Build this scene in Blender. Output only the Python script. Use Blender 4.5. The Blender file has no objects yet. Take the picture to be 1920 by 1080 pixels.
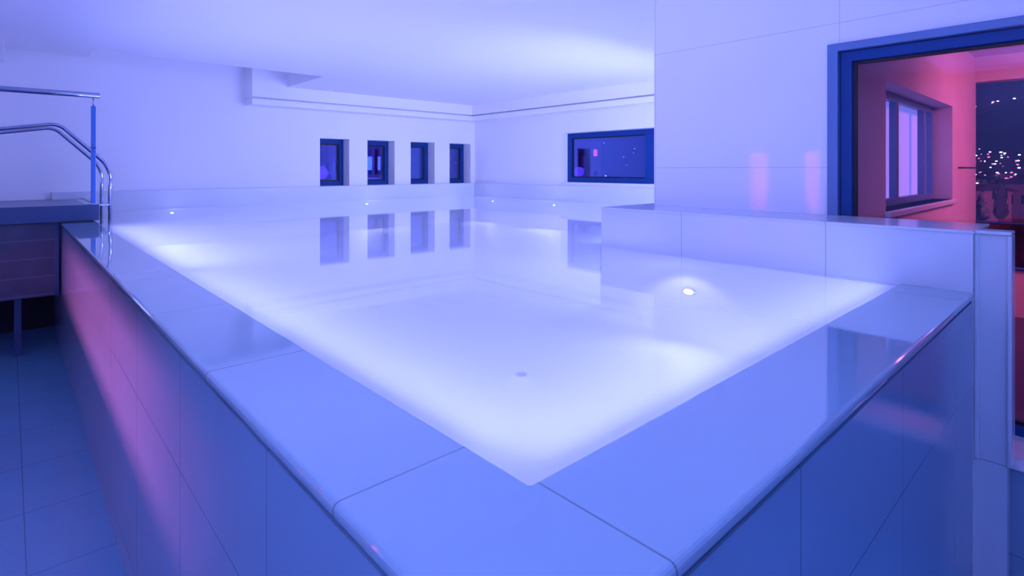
import bpy, bmesh, math, random
from mathutils import Vector, Matrix
random.seed(7)
S = 0.52            # metres per plan unit
ZF = 3.425          # eye height over the floor, in plan units
def W(x, y, z): return Vector((x*S, y*S, (z+ZF)*S))

scene = bpy.context.scene
col = scene.collection

# ------------------------------------------------------------------ camera
cam_d = bpy.data.cameras.new('camera'); cam = bpy.data.objects.new('camera', cam_d); col.objects.link(cam)
cam.location = W(0, 0, 0)
cam.rotation_euler = (math.radians(90), 0, math.radians(-42.54))
cam_d.sensor_width = 36; cam_d.lens = 1028/1920*36
cam_d.shift_y = -(540-317.3)/1920
cam_d.clip_start = 0.02; cam_d.clip_end = 3000
scene.camera = cam

# ------------------------------------------------------------------ view, world, lights
vs = scene.view_settings
vs.view_transform = 'Standard'; vs.look = 'None'; vs.gamma = 1; vs.use_curve_mapping = False
vs.exposure = 0.0
scene.cycles.max_bounces = 10; scene.cycles.diffuse_bounces = 5; scene.cycles.glossy_bounces = 4
scene.cycles.transparent_max_bounces = 12
scene.cycles.caustics_reflective = False
world = bpy.data.worlds.new('world'); scene.world = world; world.use_nodes = True
bg = world.node_tree.nodes['Background']
bg.inputs[0].default_value = (0.10, 0.06, 0.62, 1); bg.inputs[1].default_value = 0.07

LAV = (0.312, 0.348, 1.0)
BLUE = (0.045, 0.15, 1.0)
PINK = (1.0, 0.17, 0.42)
def area(name, loc, direction, sx, sy, power, color, spread=180, parent=None):
    l = bpy.data.lights.new(name, 'AREA'); l.shape = 'RECTANGLE'; l.size = sx*S; l.size_y = sy*S
    l.energy = power; l.color = color; l.spread = math.radians(spread)
    o = bpy.data.objects.new(name, l); col.objects.link(o); o.location = W(*loc)
    o.rotation_euler = Vector(direction).to_track_quat('-Z', 'Y').to_euler()
    if parent: o.parent = parent
    return o
# LED strips under the overflow rim, shining into the basin
POOL = 1.55
area('led_strip_left', (1.30, 3.8, -1.30), (1, 0, 0.10), 4.6, 0.35, 8*POOL, LAV).rotation_euler = (math.radians(100), 0, math.radians(-90))
area('led_strip_left_far', (1.30, 9.2, -1.45), (1, 0, 0.10), 5.6, 0.35, 40*POOL, LAV).rotation_euler = (math.radians(100), 0, math.radians(-90))
area('led_strip_front', (3.5, 1.33, -1.30), (0, 1, 0.10), 4.3, 0.35, 7.5*POOL, LAV).rotation_euler = (math.radians(100), 0, 0)
area('led_strip_inner', (9.5, 4.66, -1.30), (0, 1, 0.10), 7.0, 0.35, 20*POOL, LAV).rotation_euler = (math.radians(100), 0, 0)
# added fill lamps: blue for the dry side, lavender for walls and ceiling
area('fill_blue', (-1.0, 1.0, 2.2), (0, 0, -1), 3, 3, 10, BLUE)
area('fill_entry', (3.2, -1.6, 2.2), (0, 0, -1), 3, 1.2, 17, (0.13, 0.22, 1.0))
area('fill_alcove', (9.8, 4.62, 0.35), (0, 1, -0.15), 5.5, 0.8, 98, LAV, spread=130)
area('fill_deck', (-1.5, 14.9, -0.62), (0.6, 0, 1), 2.2, 2.2, 11, LAV)
area('fill_left', (-2.9, 0.2, 1.6), (1, 0.8, 0.6), 3.2, 0.9, 150, LAV, spread=115)
# pink light of the terraces outside
area('terrace_lamp', (14.2, -1.6, 2.1), (0.35, 0.5, -1), 4, 1.5, 82, (1.0, 0.19, 0.50))
area('garden_lamp', (-5.0, 7.9, -2.04), (1, 0, -0.02), 7.2, 0.14, 76, PINK, spread=70).rotation_euler = (math.radians(89), 0, math.radians(-90))
area('fill_outside_wall', (-4.6, 6.8, 1.6), (-1, 0, -0.6), 4.0, 0.3, 560, PINK)  # added to light the unseen wall that the tiles reflect

# ------------------------------------------------------------------ materials
def newmat(name):
    m = bpy.data.materials.new(name); m.use_nodes = True
    return m, m.node_tree.nodes, m.node_tree.links
def mat(name, color, rough=0.5, metal=0.0, spec=0.5, emit=None, es=0.0, noise=0.0, nscale=3.0, bump=0.0, joints=None, jw=0.006, jdark=0.55, coat=0.0, rnoise=0.0):
    m, N, Lk = newmat(name); b = N['Principled BSDF']
    b.inputs['Roughness'].default_value = rough; b.inputs['Metallic'].default_value = metal
    b.inputs['Specular IOR Level'].default_value = spec
    b.inputs['Coat Weight'].default_value = coat; b.inputs['Coat Roughness'].default_value = 0.04
    c = (*color, 1)
    b.inputs['Base Color'].default_value = c
    if emit: b.inputs['Emission Color'].default_value = (*emit, 1); b.inputs['Emission Strength'].default_value = es
    geo = N.new('ShaderNodeNewGeometry'); sep = N.new('ShaderNodeSeparateXYZ'); Lk.new(geo.outputs['Position'], sep.inputs[0])
    nz = N.new('ShaderNodeTexNoise'); nz.inputs['Scale'].default_value = nscale; nz.inputs['Detail'].default_value = 5
    Lk.new(geo.outputs['Position'], nz.inputs['Vector'])
    cur = None
    if noise:
        mx = N.new('ShaderNodeMix'); mx.data_type = 'RGBA'
        mx.inputs[6].default_value = (*[v*(1-noise) for v in color], 1); mx.inputs[7].default_value = (*[min(1, v*(1+noise)) for v in color], 1)
        Lk.new(nz.outputs['Fac'], mx.inputs[0]); cur = mx.outputs[2]
    if joints:
        lines = None
        for ax, per, off in joints:
            def M(op, a, bv=None):
                n = N.new('ShaderNodeMath'); n.operation = op
                if hasattr(a, 'default_value') or hasattr(a, 'links'): Lk.new(a, n.inputs[0])
                else: n.inputs[0].default_value = a
                if bv is not None:
                    if isinstance(bv, (int, float)): n.inputs[1].default_value = bv
                    else: Lk.new(bv, n.inputs[1])
                return n.outputs[0]
            s = M('SUBTRACT', sep.outputs[ax], off + per/2)
            s = M('DIVIDE', s, per); f = M('FRACT', s); f = M('SUBTRACT', f, 0.5); f = M('ABSOLUTE', f)
            f = M('MULTIPLY', f, per); l = M('LESS_THAN', f, jw/2)
            lines = l if lines is None else M('MAXIMUM', lines, l)
        mj = N.new('ShaderNodeMix'); mj.data_type = 'RGBA'; Lk.new(lines, mj.inputs[0])
        if cur is not None: Lk.new(cur, mj.inputs[6])
        else: mj.inputs[6].default_value = c
        mj.inputs[7].default_value = (*[v*jdark for v in color], 1); cur = mj.outputs[2]
    if cur is not None: Lk.new(cur, b.inputs['Base Color'])
    if bump:
        bp = N.new('ShaderNodeBump'); bp.inputs['Strength'].default_value = bump; bp.inputs['Distance'].default_value = 0.01
        Lk.new(nz.outputs['Fac'], bp.inputs['Height']); Lk.new(bp.outputs[0], b.inputs['Normal'])
    if rnoise:
        mr = N.new('ShaderNodeMapRange'); mr.inputs['To Min'].default_value = rough; mr.inputs['To Max'].default_value = rough+rnoise
        Lk.new(nz.outputs['Fac'], mr.inputs['Value']); Lk.new(mr.outputs[0], b.inputs['Roughness'])
    return m
def wz(z): return (z+ZF)*S
def glassmat(name, tint, ior, scale, base, rough=0.0, bump=0.0, bscale=4.0, haze=0.0, gcol=(1, 1, 1)):
    m, N, Lk = newmat(name); N.remove(N['Principled BSDF']); out = [n for n in N if n.type == 'OUTPUT_MATERIAL'][0]
    t = N.new('ShaderNodeBsdfTransparent'); t.inputs[0].default_value = (*tint, 1)
    g = N.new('ShaderNodeBsdfGlossy'); g.inputs[0].default_value = (*gcol, 1); g.inputs['Roughness'].default_value = rough
    geo = N.new('ShaderNodeNewGeometry')
    dt = N.new('ShaderNodeVectorMath'); dt.operation = 'DOT_PRODUCT'; Lk.new(geo.outputs['Incoming'], dt.inputs[0]); Lk.new(geo.outputs['Normal'], dt.inputs[1])
    r0 = ((ior-1)/(ior+1))**2
    def M(op, a, b_, c_=None, clamp=False):
        n = N.new('ShaderNodeMath'); n.operation = op; n.use_clamp = clamp
        for i, v in enumerate((a, b_, c_)):
            if v is None: continue
            if isinstance(v, (int, float)): n.inputs[i].default_value = v
            else: Lk.new(v, n.inputs[i])
        return n.outputs[0]
    ab = M('ABSOLUTE', dt.outputs['Value'], None)
    sch = M('MULTIPLY_ADD', M('POWER', M('SUBTRACT', 1.0, ab), 5.0), 1-r0, r0)
    fac = M('MULTIPLY_ADD', sch, scale, base, True)
    body = t.outputs[0]
    if haze:
        tl = N.new('ShaderNodeBsdfTranslucent'); tl.inputs[0].default_value = (0.93, 0.94, 1, 1)
        mh = N.new('ShaderNodeMixShader'); mh.inputs[0].default_value = haze; Lk.new(t.outputs[0], mh.inputs[1]); Lk.new(tl.outputs[0], mh.inputs[2]); body = mh.outputs[0]
    mx = N.new('ShaderNodeMixShader'); Lk.new(fac, mx.inputs[0]); Lk.new(body, mx.inputs[1]); Lk.new(g.outputs[0], mx.inputs[2])
    Lk.new(mx.outputs[0], out.inputs[0])
    if bump:
        nz = N.new('ShaderNodeTexNoise'); nz.inputs['Scale'].default_value = bscale; nz.inputs['Detail'].default_value = 2
        Lk.new(geo.outputs['Position'], nz.inputs['Vector'])
        bp = N.new('ShaderNodeBump'); bp.inputs['Strength'].default_value = bump; bp.inputs['Distance'].default_value = 0.01
        Lk.new(nz.outputs['Fac'], bp.inputs['Height']); Lk.new(bp.outputs[0], g.inputs['Normal'])
    return m

M_WALL = mat('white_plaster', (0.88, 0.88, 0.90), 0.75, noise=0.02, nscale=1.5)
M_CEIL = mat('ceiling_paint', (0.90, 0.90, 0.92), 0.8)
M_TILE = mat('wall_tile', (0.78, 0.80, 0.85), 0.055, spec=0.5, noise=0.03, nscale=1.2,
             joints=[(1, 2.3*S, 1.98*S), (2, 1.57*S, wz(0.02))], jw=0.004, jdark=0.72)
M_RIM = mat('wet_rim_tile', (0.31, 0.455, 0.53), 0.05, spec=0.6, noise=0.05, nscale=2.5, bump=0.03,
            joints=[(0, 4.1*S, 1.245*S), (1, 1.44*S, 1.57*S)], jw=0.004, jdark=0.5, coat=0.5)
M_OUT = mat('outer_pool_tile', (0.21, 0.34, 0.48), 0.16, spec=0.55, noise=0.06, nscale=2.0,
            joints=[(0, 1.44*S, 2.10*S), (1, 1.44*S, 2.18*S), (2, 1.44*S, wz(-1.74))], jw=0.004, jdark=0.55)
M_COPE = mat('parapet_tile', (0.62, 0.68, 0.72), 0.18, spec=0.5, noise=0.03,
             joints=[(1, 1.53*S, 1.84*S), (0, 1.53*S, 0.8*S), (2, 1.9*S, wz(-2.37))], jw=0.004, jdark=0.55)
M_LEDGE = mat('ledge_tile', (0.66, 0.71, 0.78), 0.3, noise=0.03)
M_BASIN = mat('basin_mosaic', (0.78, 0.80, 0.88), 0.6, noise=0.02)
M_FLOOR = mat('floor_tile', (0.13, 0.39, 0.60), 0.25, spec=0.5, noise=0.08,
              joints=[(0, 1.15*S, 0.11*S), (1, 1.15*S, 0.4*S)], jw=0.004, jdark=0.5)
M_FRAME = mat('blue_grey_aluminium', (0.01, 0.055, 0.21), 0.45, spec=0.15, noise=0.04)
M_FRAME2 = mat('grey_aluminium', (0.10, 0.19, 0.38), 0.4, spec=0.4, noise=0.04)
M_GASK = mat('black_gasket', (0.01, 0.01, 0.02), 0.6, noise=0.1)
M_CHROME = mat('polished_steel', (0.45, 0.50, 0.66), 0.08, metal=1.0, noise=0.02)
M_CHROME2 = mat('brushed_steel', (0.08, 0.20, 0.50), 0.3, metal=1.0, noise=0.05)
M_WOOD = mat('dark_deck_board', (0.06, 0.08, 0.14), 0.45, noise=0.25, nscale=9,
             joints=[(2, 0.335*S, wz(-2.31))], jw=0.006, jdark=2.0)
M_DTOP = mat('deck_top', (0.12, 0.15, 0.27), 0.3, noise=0.15, nscale=8)
M_DARK = mat('dark_fascia', (0.04, 0.08, 0.2), 0.3, noise=0.1)
M_PINKW = mat('terrace_plaster', (0.72, 0.52, 0.55), 0.85, noise=0.12, nscale=2.5, bump=0.25)
M_TFLOOR = mat('terrace_floor', (0.06, 0.055, 0.12), 0.4, noise=0.1)
M_SILL = mat('white_sill', (0.8, 0.8, 0.84), 0.35, noise=0.02)
M_GROUND = mat('hillside', (0.05, 0.035, 0.10), 0.95, noise=0.5, nscale=0.03)
M_HOUSE = mat('house_plaster', (0.6, 0.35, 0.42), 0.9, noise=0.1, nscale=0.4)
M_ROOF = mat('roof_tiles', (0.25, 0.12, 0.16), 0.9, noise=0.2, nscale=1)
M_LEAF = mat('cypress_leaf', (0.03, 0.035, 0.06), 0.9, noise=0.3, nscale=4)
M_WARM = mat('lamp_white', (1, 1, 1), emit=(1.0, 0.82, 0.95), es=5.0, noise=0.01)
M_PINKL = mat('lamp_pink', (1, .4, .5), emit=(1.0, 0.12, 0.35), es=3.0, noise=0.01)
M_CYAN = mat('lamp_cyan', (.5, .8, 1), emit=(0.25, 0.7, 1.0), es=4.0, noise=0.01)
M_LENS = mat('pool_lamp_lens', (1, 1, 1), emit=(0.92, 0.92, 1.0), es=14.0, noise=0.01)
M_CURT = mat('lit_blue_room', (0.5, 0.55, 0.9), 0.6, emit=(0.20, 0.24, 0.9), es=0.75, noise=0.05)
M_GLASS = glassmat('window_glass', (0.92, 0.92, 0.96), 1.5, 1.1, 0.012, gcol=(0.6, 0.55, 0.85))
M_GLASS2 = glassmat('small_window_glass', (0.6, 0.65, 0.95), 1.5, 3.0, 0.16, gcol=(0.28, 0.42, 1.0))
M_RGLASS = glassmat('railing_glass', (0.30, 0.18, 0.35), 1.45, 1.0, 0.02)
M_WATER = glassmat('pool_water', (0.93, 0.95, 1.0), 1.33, 1.0, 0.0, rough=0.035, bump=0.05, bscale=1.2, haze=0.35)

# ------------------------------------------------------------------ geometry helpers (plan units)
class MB:
    def __init__(s): s.bm = bmesh.new()
    def box(s, x0, x1, y0, y1, z0, z1):
        v = [s.bm.verts.new(W(x, y, z)) for x in (x0, x1) for y in (y0, y1) for z in (z0, z1)]
        for f in ((0,1,3,2), (4,6,7,5), (0,4,5,1), (2,3,7,6), (0,2,6,4), (1,5,7,3)): s.bm.faces.new([v[i] for i in f])
        return s
    def prism(s, pts, z0, z1):
        a = [s.bm.verts.new(W(x, y, z0)) for x, y in pts]; b = [s.bm.verts.new(W(x, y, z1)) for x, y in pts]
        s.bm.faces.new(a[::-1]); s.bm.faces.new(b); n = len(pts)
        for i in range(n): s.bm.faces.new([a[i], a[(i+1) % n], b[(i+1) % n], b[i]])
        return s
    def flat(s, pts, z):
        s.bm.faces.new([s.bm.verts.new(W(x, y, z)) for x, y in pts]); return s
    def tube(s, pts, r, seg=14, caps=True):
        P = [W(*p) for p in pts]; r = r*S; rings = []
        up = Vector((0, 0, 1)); prev = None
        for i, p in enumerate(P):
            t = ((P[min(i+1, len(P)-1)] - P[max(i-1, 0)])).normalized()
            if prev is None:
                n = t.cross(up) if abs(t.dot(up)) < .95 else t.cross(Vector((0, 1, 0)))
                n.normalize()
            else: n = (prev - t*prev.dot(t)).normalized()
            prev = n; b = t.cross(n)
            rings.append([s.bm.verts.new(p + (n*math.cos(2*math.pi*k/seg) + b*math.sin(2*math.pi*k/seg))*r) for k in range(seg)])
        for a, c in zip(rings, rings[1:]):
            for k in range(seg): s.bm.faces.new([a[k], a[(k+1) % seg], c[(k+1) % seg], c[k]])
        if caps: s.bm.faces.new(rings[0][::-1]); s.bm.faces.new(rings[-1])
        return s
    def lathe(s, c, axis, prof, seg=32):
        # prof: list of (radius, height) in plan units; axis 'x','y','z' with sign
        rings = []
        for r, h in prof:
            ring = []
            for k in range(seg):
                a = 2*math.pi*k/seg; u, v = r*math.cos(a), r*math.sin(a)
                p = {'z': (u, v, h), 'x': (h, u, v), 'y': (u, h, v)}[axis]
                ring.append(s.bm.verts.new(W(c[0]+p[0], c[1]+p[1], c[2]+p[2])))
            rings.append(ring)
        for a, b in zip(rings, rings[1:]):
            for k in range(seg): s.bm.faces.new([a[k], a[(k+1) % seg], b[(k+1) % seg], b[k]])
        s.bm.faces.new(rings[0][::-1]); s.bm.faces.new(rings[-1])
        return s
    def build(s, name, m, parent=None, bevel=0, smooth=False, seg=3, weld=False):
        if weld: bmesh.ops.remove_doubles(s.bm, verts=s.bm.verts, dist=1e-5)
        bmesh.ops.recalc_face_normals(s.bm, faces=s.bm.faces)
        me = bpy.data.meshes.new(name); s.bm.to_mesh(me); s.bm.free(); me.materials.append(m)
        if smooth:
            for p in me.polygons: p.use_smooth = True
        o = bpy.data.objects.new(name, me); col.objects.link(o)
        if parent: o.parent = parent; o.matrix_parent_inverse = parent.matrix_world.inverted()
        if bevel:
            bv = o.modifiers.new('bevel', 'BEVEL'); bv.width = bevel*S; bv.segments = seg; bv.limit_method = 'ANGLE'; bv.harden_normals = False
        return o
def struct(o, label=None):
    o['kind'] = 'structure'
    return o
def tag(o, label, cat, group=None, kind=None):
    o['label'] = label; o['category'] = cat
    if group: o['group'] = group
    if kind: o['kind'] = kind
    return o
def empty(name, x, y, z):
    o = bpy.data.objects.new(name, None); col.objects.link(o); o.location = W(x, y, z); o.empty_display_size = 0.1
    bpy.context.view_layer.update(); return o
def wall_mb(axis, a0, a1, u0, u1, z0, z1, holes):
    """wall slab of thickness a0..a1 on axis ('x' or 'y'), spanning u0..u1, with rectangular holes (ua, ub, za, zb)"""
    us = sorted({u0, u1, *[h[0] for h in holes], *[h[1] for h in holes]}); zs = sorted({z0, z1, *[h[2] for h in holes], *[h[3] for h in holes]})
    bm = bmesh.new(); cache = {}
    def V(a, u, z):
        k = (round(a, 5), round(u, 5), round(z, 5))
        if k not in cache: cache[k] = bm.verts.new(W(a, u, z) if axis == 'x' else W(u, a, z))
        return cache[k]
    solid = lambda i, j: 0 <= i < len(us)-1 and 0 <= j < len(zs)-1 and not any(h[0]-1e-6 <= (us[i]+us[i+1])/2 <= h[1] and h[2] <= (zs[j]+zs[j+1])/2 <= h[3] for h in holes)
    for i in range(len(us)-1):
        for j in range(len(zs)-1):
            if not solid(i, j): continue
            A, B, C, D = us[i], us[i+1], zs[j], zs[j+1]
            for a in (a0, a1): bm.faces.new([V(a, A, C), V(a, B, C), V(a, B, D), V(a, A, D)])
            if not solid(i-1, j): bm.faces.new([V(a0, A, C), V(a1, A, C), V(a1, A, D), V(a0, A, D)])
            if not solid(i+1, j): bm.faces.new([V(a0, B, C), V(a1, B, C), V(a1, B, D), V(a0, B, D)])
            if not solid(i, j-1): bm.faces.new([V(a0, A, C), V(a0, B, C), V(a1, B, C), V(a1, A, C)])
            if not solid(i, j+1): bm.faces.new([V(a0, A, D), V(a0, B, D), V(a1, B, D), V(a1, A, D)])
    m = MB(); m.bm.free(); m.bm = bm; return m

# ------------------------------------------------------------------ key plan numbers
A0, A1 = 0.726, 1.225        # left rim outer / inner
B0, B1 = 0.751, 1.250        # front rim outer / inner
E0, E1 = 5.77, 6.64          # parapet face, tiled wall face
YR = 4.54                    # where the pool widens
YW, XW = 16.6, 13.27         # far wall, right far wall
ZR, ZT, ZL = -1.0, -0.50, -0.53
ZC, ZB, ZUP = 2.36, -1.95, 3.4
XL, YB = -3.0, -3.2          # unseen left and back walls

# ------------------------------------------------------------------ room shell
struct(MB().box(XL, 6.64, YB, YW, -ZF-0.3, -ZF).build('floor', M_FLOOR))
# ceiling with the raised well over the deck end
c = MB()
c.box(XL-.4, 13.9, YB-.4, 13.54, ZC, ZC+.3); c.box(XL-.4, -0.08, 13.54, 17.2, ZC, ZC+.3); c.box(5.90, 13.9, 13.54, 17.2, ZC, ZC+.3)
c.box(-0.38, -0.08, 13.24, 17.2, ZC+.3, ZUP); c.box(5.90, 6.2, 13.24, 17.2, ZC+.3, ZUP); c.box(-0.38, 6.2, 13.24, 13.54, ZC+.3, ZUP)
c.box(-0.38, 6.2, 13.24, 17.2, ZUP, ZUP+.3)
struct(c.build('ceiling', M_CEIL))
# far wall with the four narrow windows
def xat(px, Y):
    r = (px-960)/1028; t = math.radians(42.54); return Y*(r*math.cos(t)+math.sin(t))/(-r*math.sin(t)+math.cos(t))
def yat(px, X):
    r = (px-960)/1028; t = math.radians(42.54); return X*(-r*math.sin(t)+math.cos(t))/(r*math.cos(t)+math.sin(t))
wins = [(xat(a, YW), xat(b, YW)) for a, b in ((600, 655), (689, 740), (770, 815), (843, 882))]
WT, WBt = 0.97, ZL+0.001
struct(wall_mb('y', YW, YW+.6, XL-.4, XW+.6, -ZF-.3, ZUP+.3, [(a, b, WBt, WT) for a, b in wins]).build('wall_far', M_WALL))
wy1 = yat(1051, XW)
struct(wall_mb('x', XW, XW+.6, 3.9, YW, -ZF-.3, ZC, [(5.3, wy1, -0.50, 1.17)]).build('wall_right_far', M_WALL))
struct(wall_mb('x', E1, E1+.45, YB, 4.30, -ZF-.3, ZC, [(-2.2, 2.08, -2.42, 1.35)]).build('wall_right', M_TILE))
struct(MB().box(E1+.45, XW+.6, 3.85, 4.30, -ZF-.3, ZC).build('wall_return', M_TILE))
struct(wall_mb('x', XL-.4, XL, YB, YW, -ZF-.3, ZC, [(5.35, 5.9, -1.35, 0.58), (6.75, 7.45, -1.35, 0.58), (4.4, 12.5, -2.2, -1.72)]).build('wall_left', M_WALL))
struct(MB().box(XL-.4, E1+.45, YB-.4, YB, -ZF-.3, ZC).build('wall_back', M_WALL))
# thicker lower wall under the big window, and its sill
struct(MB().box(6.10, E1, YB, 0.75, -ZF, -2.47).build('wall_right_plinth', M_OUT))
struct(MB().box(6.08, E1+.05, YB, 0.752, -2.47, -2.42).build('trim_1', M_SILL, bevel=.01))
# beam end in the ceiling well
struct(MB().box(-0.08, 1.40, 14.6, YW, 2.70, ZUP).build('trim_2', M_CEIL))
# cornice with a shadow gap round the two far walls
k = MB(); YC = 16.0; XC = XW-.6
k.prism([(4.95, YC), (XC, YC), (XC, 4.3), (XW, 4.3), (XW, YW), (4.95, YW)], 1.80, 1.965)
struct(k.build('trim_3', M_CEIL, bevel=.01))
k = MB(); k.prism([(4.97, YC+.13), (XC+.13, YC+.13), (XC+.13, 4.3), (XW, 4.3), (XW, YW), (4.97, YW)], 1.965, 2.01)
struct(k.build('trim_4', M_WALL))
k = MB(); k.prism([(4.95, YC+.0), (5.9, YC), (XC, YC), (XC, 4.3), (XW, 4.3), (XW, YW), (4.95, YW)], 2.01, ZC)
k.box(4.95, 5.9, YC, YW, ZC, ZUP)
struct(k.build('trim_5', M_CEIL))
# ledge round the far side of the pool
struct(MB().prism([(A0, 16.42), (XW-.18, 16.42), (XW-.18, YR), (XW, YR), (XW, YW), (A0, YW)], -2.0, ZL).build('trim_6', M_LEDGE, bevel=.012))

# ------------------------------------------------------------------ windows
def window(n, axis, pos, u0, u1, z0, z1, fw, depth, glass, mull=(), out=1, mframe=None, twostep=False):
    """frame in the plane pos (its inner face) looking along axis"""
    root = empty('window_%d' % n, *((pos, (u0+u1)/2, z0) if axis == 'x' else ((u0+u1)/2, pos, z0))); root['kind'] = 'structure'
    mframe = mframe or M_FRAME
    def bx(m, a0, a1, ua, ub, za, zb):
        if axis == 'x': m.box(a0, a1, ua, ub, za, zb)
        else: m.box(ua, ub, a0, a1, za, zb)
    f = wall_mb(axis, pos, pos+depth*out, u0, u1, z0, z1, [(u0+fw, u1-fw, z0+fw, z1-fw)])
    f.build('window_frame', mframe, root, bevel=.008, seg=2)
    g = MB(); bx(g, pos+depth*.5*out, pos+(depth*.5+.02)*out, u0+fw*.8, u1-fw*.8, z0+fw*.8, z1-fw*.8); g.build('pane', glass, root)
    k = wall_mb(axis, pos+depth*.4*out, pos+depth*.6*out, u0+fw*.9, u1-fw*.9, z0+fw*.9, z1-fw*.9, [(u0+fw*1.25, u1-fw*1.25, z0+fw*1.25, z1-fw*1.25)]); k.build('gasket', M_GASK, root)
    for (ma, mb_) in mull:
        q = MB(); bx(q, pos-.01*out, pos+depth*out, ma, mb_, z0+fw, z1-fw); q.build('mullion', mframe, root, bevel=.008, seg=2)
    return root
for i, (a, b) in enumerate(wins):
    window(i+1, 'y', YW+.42, a, b, WBt, WT, 0.15, .14, M_GLASS2)
window(5, 'x', XW+.34, 5.3, wy1, -0.42, 1.17, 0.15, .16, M_GLASS2, mull=[(yat(1213, XW), yat(1197, XW))])
struct(MB().box(XW-.02, XW+.5, 5.3, wy1, -.50, -.42).build('trim_9', M_SILL, bevel=.008))
# the big window over the terrace
w6 = window(6, 'x', E1+.02, -2.2, 1.98, -2.42, 1.27, 0.11, .2, M_GLASS)
f = wall_mb('x', E1-.05, E1+.2, -2.25, 2.09, -2.42, 1.36, [(-2.16, 1.985, -2.43, 1.275)]); f.build('outer_frame', M_FRAME2, w6, bevel=.01, seg=2)
MB().box(6.12, E1+.02, -2.2, .6, -2.42, -2.39).build('window_sill', M_SILL, w6)
for i, (a, b, z0, z1) in enumerate(((5.35, 5.9, -1.35, .58), (6.75, 7.45, -1.35, .58), (4.4, 12.5, -2.2, -1.72))):  # the third, a low slot, is added to shape the pink light patch
    window(7+i, 'x', XL-.35, a, b, z0, z1, .07, .1, M_GLASS)

# ------------------------------------------------------------------ swimming pool
pool = empty('swimming_pool', 3.4, 8, -ZF)
tag(pool, 'raised overflow pool with wet pale tile rim, filling the white room', 'swimming pool')
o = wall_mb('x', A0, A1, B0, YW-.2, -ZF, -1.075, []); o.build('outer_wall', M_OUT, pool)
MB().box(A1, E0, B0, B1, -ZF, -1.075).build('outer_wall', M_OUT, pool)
# wet rim in two runs, rounded on both edges, over a set-back strip coloured black as the shade of the gap
def rim_prof(mb, pts_in, pts_out):
    pass
MB().prism([(A0-.012, B0-.012), (5.76, B0-.012), (5.76, B1), (A1, B1), (A1, 16.42), (A0-.012, 16.42)], -1.055, ZR).build('rim', M_RIM, pool, bevel=.022, seg=4)
MB().prism([(A0+.012, B0+.012), (5.76, B0+.012), (5.76, B1-.02), (A1-.02, B1-.02), (A1-.02, 16.42), (A0+.012, 16.42)], -1.075, -1.055).build('shade_gap_strip', M_GASK, pool)
MB().box(A1, E0, B1, YR, ZB-.1, ZB).build('basin_floor', M_BASIN, pool)
MB().box(A1, XW-.18, YR, 16.42, ZB-.1, ZB).build('basin_floor', M_BASIN, pool)
b = MB()
b.box(A1-.02, A1, B1-.02, 16.42, ZB, -1.055); b.box(A1, E0, B1-.02, B1, ZB, -1.055)
b.box(E0-.02, E0, B1, YR, ZB, -1.03); b.box(E0, XW-.2, YR, YR+.02, ZB, -1.03)
b.box(A1, XW-.2, 16.40, 16.419, ZB, -1.03); b.box(XW-.2, XW-.181, YR, 16.42, ZB, -1.03)
b.build('basin_wall', M_BASIN, pool)
d = MB().lathe((3.40, 3.58, ZB), 'z', [(.135, 0), (.135, .045), (.12, .06), (.075, .06), (.07, .075), (.0701, .09), (.06, .1)], 40).build('drain_cover', M_SILL, pool)
MB().box(3.36, 3.44, 3.545, 3.615, ZB+.1, ZB+.112).build('screw_plate', M_CHROME2, d)
wtr = MB().prism([(A1-.005, B1-.005), (E0-.001, B1-.005), (E0-.001, YR+.001), (XW-.182, YR+.001), (XW-.182, 16.40), (A1-.005, 16.40)], -1.016, -1.0145)
wtr.bm.faces.ensure_lookup_table()
for f_ in [f_ for f_ in wtr.bm.faces if abs(f_.calc_center_median().z - wz(-1.0145)) > 1e-5 or len(f_.verts) < 6]:
    wtr.bm.faces.remove(f_)
wo = wtr.build('pool_water', M_WATER)
if wo.data.polygons[0].normal.z < 0: wo.data.flip_normals()
tag(wo, 'still glowing lavender water filling the raised pool', 'water', kind='stuff')

# parapet that closes the pool on the right, with its rounded coping
struct(MB().box(E0, E1, B0, YR, -ZF, ZT-.03).build('wall_parapet', M_COPE))
struct(MB().box(E1, XW, 4.30, YR, -ZF, ZT-.03).build('wall_parapet_far', M_COPE))
struct(MB().prism([(E0-.012, B0-.01), (E1, B0-.01), (E1, 4.30), (XW, 4.30), (XW, YR+.012), (E0-.012, YR+.012)], ZT-.03, ZT).build('trim_7', M_COPE, bevel=.012))
struct(MB().box(5.86, 6.02, 0.55, B0, -ZF, ZT-.03).build('wall_parapet_end', M_COPE))
struct(MB().box(5.83, 6.05, 0.52, B0, ZT-.03, ZT).box(5.83, 6.05, 0.52, .55, -2.37, ZT-.03).box(5.83, 5.87, B0-.03, B0, -2.37, ZT-.03).build('trim_8', M_COPE, bevel=.01))

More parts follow.
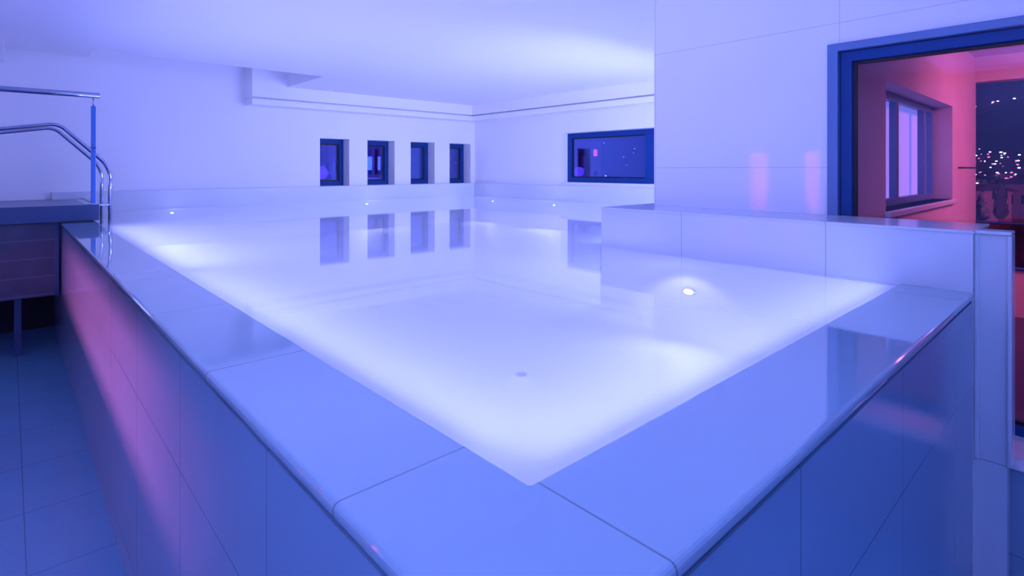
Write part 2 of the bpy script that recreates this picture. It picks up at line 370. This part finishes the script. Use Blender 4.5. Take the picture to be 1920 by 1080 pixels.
# underwater lamps
def pool_lamp(x, y, z, axis, sgn, label, power, target, graze=None, beam=24, size=.055, cone=34):
    r = empty('underwater_light', x, y, z); tag(r, label, 'pool light', 'underwater lamps round the basin wall')
    k = size/.085 if beam < 30 else 1.0
    def flat(o):
        for v in o.data.vertices: v.co.z = wz(z) + (v.co.z-wz(z))*.5
        return o
    flat(MB().lathe((x, y, z), axis, [(.085*k, 0), (.085*k, .02*sgn), (.07*k, .03*sgn), (.06*k, .03*sgn)], 32).build('bezel', M_CHROME, r))
    flat(MB().lathe((x, y, z), axis, [(.06*k, .03*sgn), (.055*k, .042*sgn), (.03*k, .05*sgn)], 32).build('lens', M_LENS, r, smooth=True))
    l = bpy.data.lights.new('pool_spot', 'SPOT'); l.energy = power; l.color = (.75, .78, 1); l.spot_size = math.radians(150); l.spot_blend = .9; l.shadow_soft_size = .03
    lo = bpy.data.objects.new('pool_spot', l); col.objects.link(lo)
    off = Vector((0, 0, 0)); off[0 if axis == 'x' else 1] = .07*sgn
    p = W(x+off[0], y+off[1], z); lo.location = p
    lo.rotation_euler = (W(*target)-p).to_track_quat('-Z', 'Y').to_euler()
    l2 = bpy.data.lights.new('pool_beam', 'SPOT'); l2.energy = beam; l2.color = (.8, .8, 1); l2.spot_size = math.radians(cone); l2.spot_blend = 1; l2.shadow_soft_size = .03
    lo2 = bpy.data.objects.new('pool_beam', l2); col.objects.link(lo2); lo2.location = p
    lo2.rotation_euler = (W(*graze)-p).to_track_quat('-Z', 'Y').to_euler()
yl = yat(1295, E0)
pool_lamp(E0-.02, yl, -1.40, 'x', -1, 'brightest round underwater lamp, on the parapet side of the near pool', 6, (E0-2.2, yl-.25, ZB), (4.1, 2.35, -1.12), 190, cone=25)
pool_lamp(xat(322, 16.4), 16.40, -1.13, 'y', -1, 'underwater lamp near the ladder, left of the narrow windows', 14, (xat(322, 16.4), 14.6, -1.9), (xat(322, 16.4), 14.4, -1.0), 7)
pool_lamp(xat(687, 16.4), 16.40, -1.13, 'y', -1, 'underwater lamp below the second narrow window from the left', 22, (xat(687, 16.4)+.3, 14.6, -1.9), (xat(687, 16.4)+.6, 14.4, -1.0))
pool_lamp(XW-.2, yat(925, XW-.2), -1.17, 'x', -1, 'underwater lamp just right of the far corner of the pool', 22, (XW-2.2, yat(925, XW-.2)-.2, -1.9), (XW-2.6, yat(925, XW-.2)-.2, -1.0))
pool_lamp(XW-.2, yat(1040, XW-.2), -1.17, 'x', -1, 'underwater lamp under the left end of the wide far window', 22, (XW-2.2, yat(1040, XW-.2)-.2, -1.9), (XW-2.6, yat(1040, XW-.2)-.2, -1.0))

# ------------------------------------------------------------------ deck, post and ladder
dk = empty('pool_deck', .3, 14, -ZF); tag(dk, 'dark boarded platform on the left end of the pool rim', 'platform')
DY = 13.2; DX = 1.29
MB().box(XL+.01, DX-.03, DY+.03, YW-.01, -.80, -.70).build('deck_top', M_DTOP, dk)
MB().box(XL+.01, DX, DY, DY+.05, -.985, -.68).build('fascia_board', M_DARK, dk, bevel=.01)
MB().box(DX-.05, DX, DY+.05, YW-.19, -.985, -.68).build('side_board', M_DARK, dk, bevel=.01)
MB().box(XL+.01, A0-.10, DY+.12, DY+.2, -2.35, -.985).build('skirt_panel', M_WOOD, dk)
MB().box(A0-.10, A0-.035, DY+.10, DY+.22, -2.36, -.985).build('corner_post', M_DARK, dk, bevel=.005)
for x in (-2.0, .07):
    MB().box(x, x+.1, DY+.3, DY+.4, -ZF, -.985).build('leg', M_DARK, dk)
MB().box(XL+.01, A0-.02, 15.6, 15.7, -ZF, -.985).build('under_deck_shade', M_GASK, dk)  # black sheet standing in for the darkness under the deck
MB().box(1.12, 1.50, 13.62, 15.9, -.735, -.69).build('ladder_plate', M_CHROME, dk, bevel=.01)

hr = empty('handrail', 1.2, 13.3, -.68); tag(hr, 'upper steel handrail on a square post at the deck edge', 'handrail')
px_ = xat(175, 13.3)
MB().box(px_-.037, px_+.037, 13.26, 13.34, -.68, 1.22).build('post', M_CHROME2, hr, bevel=.006)
MB().box(px_-.04, px_+.04, 13.257, 13.343, .40, .43).build('collar', M_DARK, hr)
MB().box(px_-.06, px_+.06, 13.24, 13.36, -.68, -.66).build('base_plate', M_CHROME, hr, bevel=.004)
MB().tube([(px_, 13.3, 1.22), (px_, 13.3, 1.385)], .012).build('pin', M_CHROME, hr, smooth=True)
MB().tube([(XL+.01, 13.3, 1.43), (0, 13.3, 1.43), (px_+.10, 13.3, 1.43)], .052, 20).build('top_rail', M_CHROME, hr, smooth=False)
def smooth_path(P, rad=.2, n=7):
    out = [Vector(P[0])]
    for a, b, c_ in zip(P, P[1:], P[2:]):
        a, b, c_ = Vector(a), Vector(b), Vector(c_)
        r1 = min(rad, (a-b).length*.45, (c_-b).length*.45)
        s_, e_ = b+(a-b).normalized()*r1, b+(c_-b).normalized()*r1
        for i in range(n+1):
            t = i/n; out.append((1-t)**2*s_ + 2*t*(1-t)*b + t*t*e_)
    out.append(Vector(P[-1])); return [tuple(v) for v in out]
ld = empty('pool_ladder', 1.5, 14.6, -1.9); tag(ld, 'chrome pool ladder with two bent tube rails beside the deck', 'ladder')
def rail(Y, dx):
    P = [(-2.2, Y, -.69), (-2.2, Y, .28), (-1.9, Y, .44), (.72, Y, .90), (1.46+dx, Y, .13), (1.545+dx, Y, -.09), (1.545+dx, Y, -1.8)]
    MB().tube(smooth_path(P, .16), .036, 16).build('rail', M_CHROME, ld, smooth=True)
rail(14.0, 0); rail(15.4, 0)
for z in (-1.25, -1.6):
    MB().box(1.50, 1.60, 14.0, 15.4, z-.02, z+.02).build('rung', M_CHROME2, ld, bevel=.006)

struct(MB().box(-7.4, -7.0, 0, 16, -ZF, 3).build('wall_added_for_reflection', M_PINKW))  # unseen wall, added to give the tiled wall its pink reflections

# ------------------------------------------------------------------ terrace outside the big window
YT = 2.2; XT = 17.2; TX0, TX1 = 9.4, 14.4
ter = empty('terrace', 12, 0, -ZF); tag(ter, 'pink lit terrace outside the big window, with plastered side wall and canopy', 'terrace')
MB().box(E1+.45, XT+.4, -6, YT+.7, -ZF-.3, -ZF).build('terrace_floor', M_TFLOOR, ter)
w = wall_mb('y', YT, YT+.6, E1+.45, XT+.15, -ZF, 2.7, [(TX0, TX1, -.62, 1.30)]); w.build('side_wall', M_PINKW, ter)
MB().box(E1+.45, XT+.4, -6, YT+.6, 2.7, 2.9).build('canopy', M_PINKW, ter)
MB().box(XT, XT+.4, -6, YT+.6, 2.1, 2.7).build('lintel', M_PINKW, ter)
MB().box(XT, XT+.3, -6, YT, -ZF, -2.35).build('curb', M_PINKW, ter)
MB().box(XT+.1, XT+.14, -6, YT, -2.35, -1.30).build('glass_balustrade', M_RGLASS, ter)
MB().tube([(XT+.12, -6, -1.27), (XT+.12, YT, -1.27)], .035).build('balustrade_rail', M_CHROME2, ter)
MB().tube([(XT-.02, -6, -2.3), (XT-.02, YT, -2.3)], .05).build('lower_rail', M_CHROME2, ter)
MB().box(TX0-.05, TX1+.05, YT-.08, YT+.35, -.70, -.62).build('ledge', M_SILL, ter, bevel=.01)
MB().box(TX0, TX1, YT+.55, YT+.58, -.62, 1.30).build('lit_blind', M_CURT, ter)
fr = wall_mb('y', YT+.32, YT+.42, TX0, TX1, -.62, 1.30, [(TX0+.18, TX0+2.0, -.5, 1.18), (TX0+2.2, TX1-.9, -.5, 1.18), (TX1-.75, TX1-.15, -.5, 1.18)]); fr.build('terrace_window_frame', M_FRAME2, ter)
MB().box(XT-2.2, XT+.1, YT-.03, YT-.01, .03, .05).build('cable', M_GASK, ter)

# ------------------------------------------------------------------ night landscape
def hz(az, r):
    """height of the land (m) at azimuth (degrees clockwise from +Y) and range (m)"""
    ridge = 62 + 14*math.sin(math.radians(az*3.1)) + 8*math.sin(math.radians(az*7.7+40))
    if r < 90: return -2.2 - r*.02 + .3*math.sin(az*.2)
    t = (r-90)/420
    return -4 + (ridge+4)*(t*t*(3-2*t)) + min(1, (r-90)/60)*1.5*math.sin(az*.5+r*.02)
bm = bmesh.new(); grid = []
rs = [28, 45, 65, 90, 130, 180, 240, 310, 380, 450, 510, 560]
for az in range(-25, 131, 3):
    grid.append([bm.verts.new((r*math.sin(math.radians(az)), r*math.cos(math.radians(az)), hz(az, min(r, 510)))) for r in rs])
for a, b_ in zip(grid, grid[1:]):
    for i in range(len(rs)-1): bm.faces.new([a[i], a[i+1], b_[i+1], b_[i]])
m = MB(); m.bm.free(); m.bm = bm
hill = m.build('hillside', M_GROUND, smooth=True); hill['kind'] = 'structure'
def lights_obj(name, m, n, label, bands):
    bm = bmesh.new()
    for i in range(n):
        az0, az1, r0, r1 = random.choice(bands)
        az, r = random.uniform(az0, az1), random.uniform(r0, r1)
        s = random.uniform(.10, .30)*r/250
        mtx = Matrix.Translation((r*math.sin(math.radians(az)), r*math.cos(math.radians(az)), hz(az, r)+1.2+s))
        bmesh.ops.create_icosphere(bm, subdivisions=1, radius=s, matrix=mtx @ Matrix.Diagonal((1.5, 1.5, .8, 1)))
    q = MB(); q.bm.free(); q.bm = bm; o = q.build(name, m)
    return tag(o, label, 'city lights', kind='stuff')
bands = [(-15, 110, 125, 215)]*5 + [(78, 92, 125, 200)]*3 + [(70, 100, 415, 440)]
lights_obj('city_lights', M_WARM, 420, 'scattered white lights of the town on the dark hillside', bands)
lights_obj('pink_city_lights', M_PINKL, 300, 'scattered pink lights of the town on the dark hillside', bands)
lights_obj('cyan_city_lights', M_CYAN, 16, 'cluster of cyan lamps beyond the terrace railing', [(86, 88.5, 60, 75)])

def house(px, py, r, w, d, h, label, roof=True):
    """house whose base centre is seen at px,py from range r metres"""
    t = math.radians(42.54); a = math.atan((px-960)/1028)+t
    F = r*math.cos(a-t); zc = wz(0) - (py-317.3)/1028*F
    e = bpy.data.objects.new('house', None); col.objects.link(e); e.location = (r*math.sin(a), r*math.cos(a), zc); e.rotation_euler = (0, 0, -a+.3)
    bpy.context.view_layer.update(); tag(e, label, 'house', 'houses below the terrace')
    def part(name, mt, fn):
        bm = bmesh.new(); fn(bm); bmesh.ops.recalc_face_normals(bm, faces=bm.faces); me = bpy.data.meshes.new(name); bm.to_mesh(me); bm.free(); me.materials.append(mt)
        o = bpy.data.objects.new(name, me); col.objects.link(o); o.parent = e; return o
    def bx(bm, x0, x1, y0, y1, z0, z1):
        bmesh.ops.create_cube(bm, size=1, matrix=Matrix.Translation(((x0+x1)/2, (y0+y1)/2, (z0+z1)/2)) @ Matrix.Diagonal((x1-x0, y1-y0, z1-z0, 1)))
    part('wall', M_HOUSE, lambda bm: bx(bm, -w/2, w/2, -d/2, d/2, -3.5, h))
    def rf(bm):
        v = [bm.verts.new(p) for p in ((-w/2-.4, -d/2-.4, h), (w/2+.4, -d/2-.4, h), (w/2+.4, d/2+.4, h), (-w/2-.4, d/2+.4, h), (-w/4, 0, h+w*.22), (w/4, 0, h+w*.22))]
        for f in ((0,1,5,4), (1,2,5), (2,3,4,5), (3,0,4), (3,2,1,0)): bm.faces.new([v[i] for i in f])
    part('roof', M_ROOF, rf)
    for i in range(3):
        for j in range(max(1, int(h/3))):
            x = -w/2 + w*(i+.5)/3; z = j*3+1
            part('window', M_PINKL if (i+2*j) % 5 == 4 else M_GASK, lambda bm: bx(bm, x-w*.05, x+w*.05, -d/2-.06, -d/2, z, z+.9))
house(1850, 394, 62, 2.3, 3, 1.7, 'small pink lit house nearest the terrace side wall')
house(1906, 400, 74, 2.6, 3, 2.9, 'pink lit house with a tall gable near the cyan lamps')
house(1846, 352, 140, 3.4, 4, 1.6, 'farther house left of the pointed cypress, low on the slope')
house(1884, 348, 150, 5.0, 4, 1.4, 'farther long low house straight above the pointed cypress')
house(622, 340, 60, 3.2, 4, 6.5, 'pink lit house seen through the leftmost narrow window')
house(705, 345, 60, 3.4, 4, 4.5, 'house seen through the second narrow window from the left')
house(1085, 345, 80, 5, 5, 6.0, 'house seen through the left part of the wide far window')
for i, (px, py, hh, r, lb) in enumerate(((1876, 410, 2.7, 55, 'pointed dark cypress between the two small pink houses'), (1841, 412, 1.9, 48, 'bushy dark cypress beside the terrace side wall'))):
    t = math.radians(42.54); a = math.atan((px-960)/1028)+t; F = r*math.cos(a-t); z0 = wz(0)-(py-317.3)/1028*F
    e = bpy.data.objects.new('cypress_tree', None); col.objects.link(e); e.location = (r*math.sin(a), r*math.cos(a), z0); tag(e, lb, 'tree', 'cypresses beyond the terrace')
    bm = bmesh.new(); rings = []
    for j in range(12):
        q = j/11; rad = .48*min(1, q*6+.35)*(1-q)**.65+.015
        rings.append([bm.verts.new((rad*(1+random.uniform(-.25, .25))*math.cos(k*.5236), rad*(1+random.uniform(-.25, .25))*math.sin(k*.5236), q*hh)) for k in range(12)])
    for A, B in zip(rings, rings[1:]):
        for k in range(12): bm.faces.new([A[k], A[(k+1) % 12], B[(k+1) % 12], B[k]])
    bm.faces.new(rings[-1]); me = bpy.data.meshes.new('crown'); bm.to_mesh(me); bm.free(); me.materials.append(M_LEAF)
    o = bpy.data.objects.new('crown', me); col.objects.link(o); o.parent = e
    bm = bmesh.new(); bmesh.ops.create_cone(bm, segments=8, radius1=.16, radius2=.1, depth=3, cap_ends=True, matrix=Matrix.Translation((0, 0, -1.3)))
    me = bpy.data.meshes.new('trunk'); bm.to_mesh(me); bm.free(); me.materials.append(M_ROOF); o = bpy.data.objects.new('trunk', me); col.objects.link(o); o.parent = e
# added pink point lamps that light the houses
for px, r, p in ((1880, 50, 2200), (640, 48, 600), (1080, 60, 800)):
    a = math.atan((px-960)/1028)+math.radians(42.54)
    l = bpy.data.lights.new('house_fill', 'POINT'); l.energy = p; l.color = PINK; l.shadow_soft_size = .5
    o = bpy.data.objects.new('house_fill', l); col.objects.link(o); o.location = (r*math.sin(a)-3, r*math.cos(a)-3, 1.5)
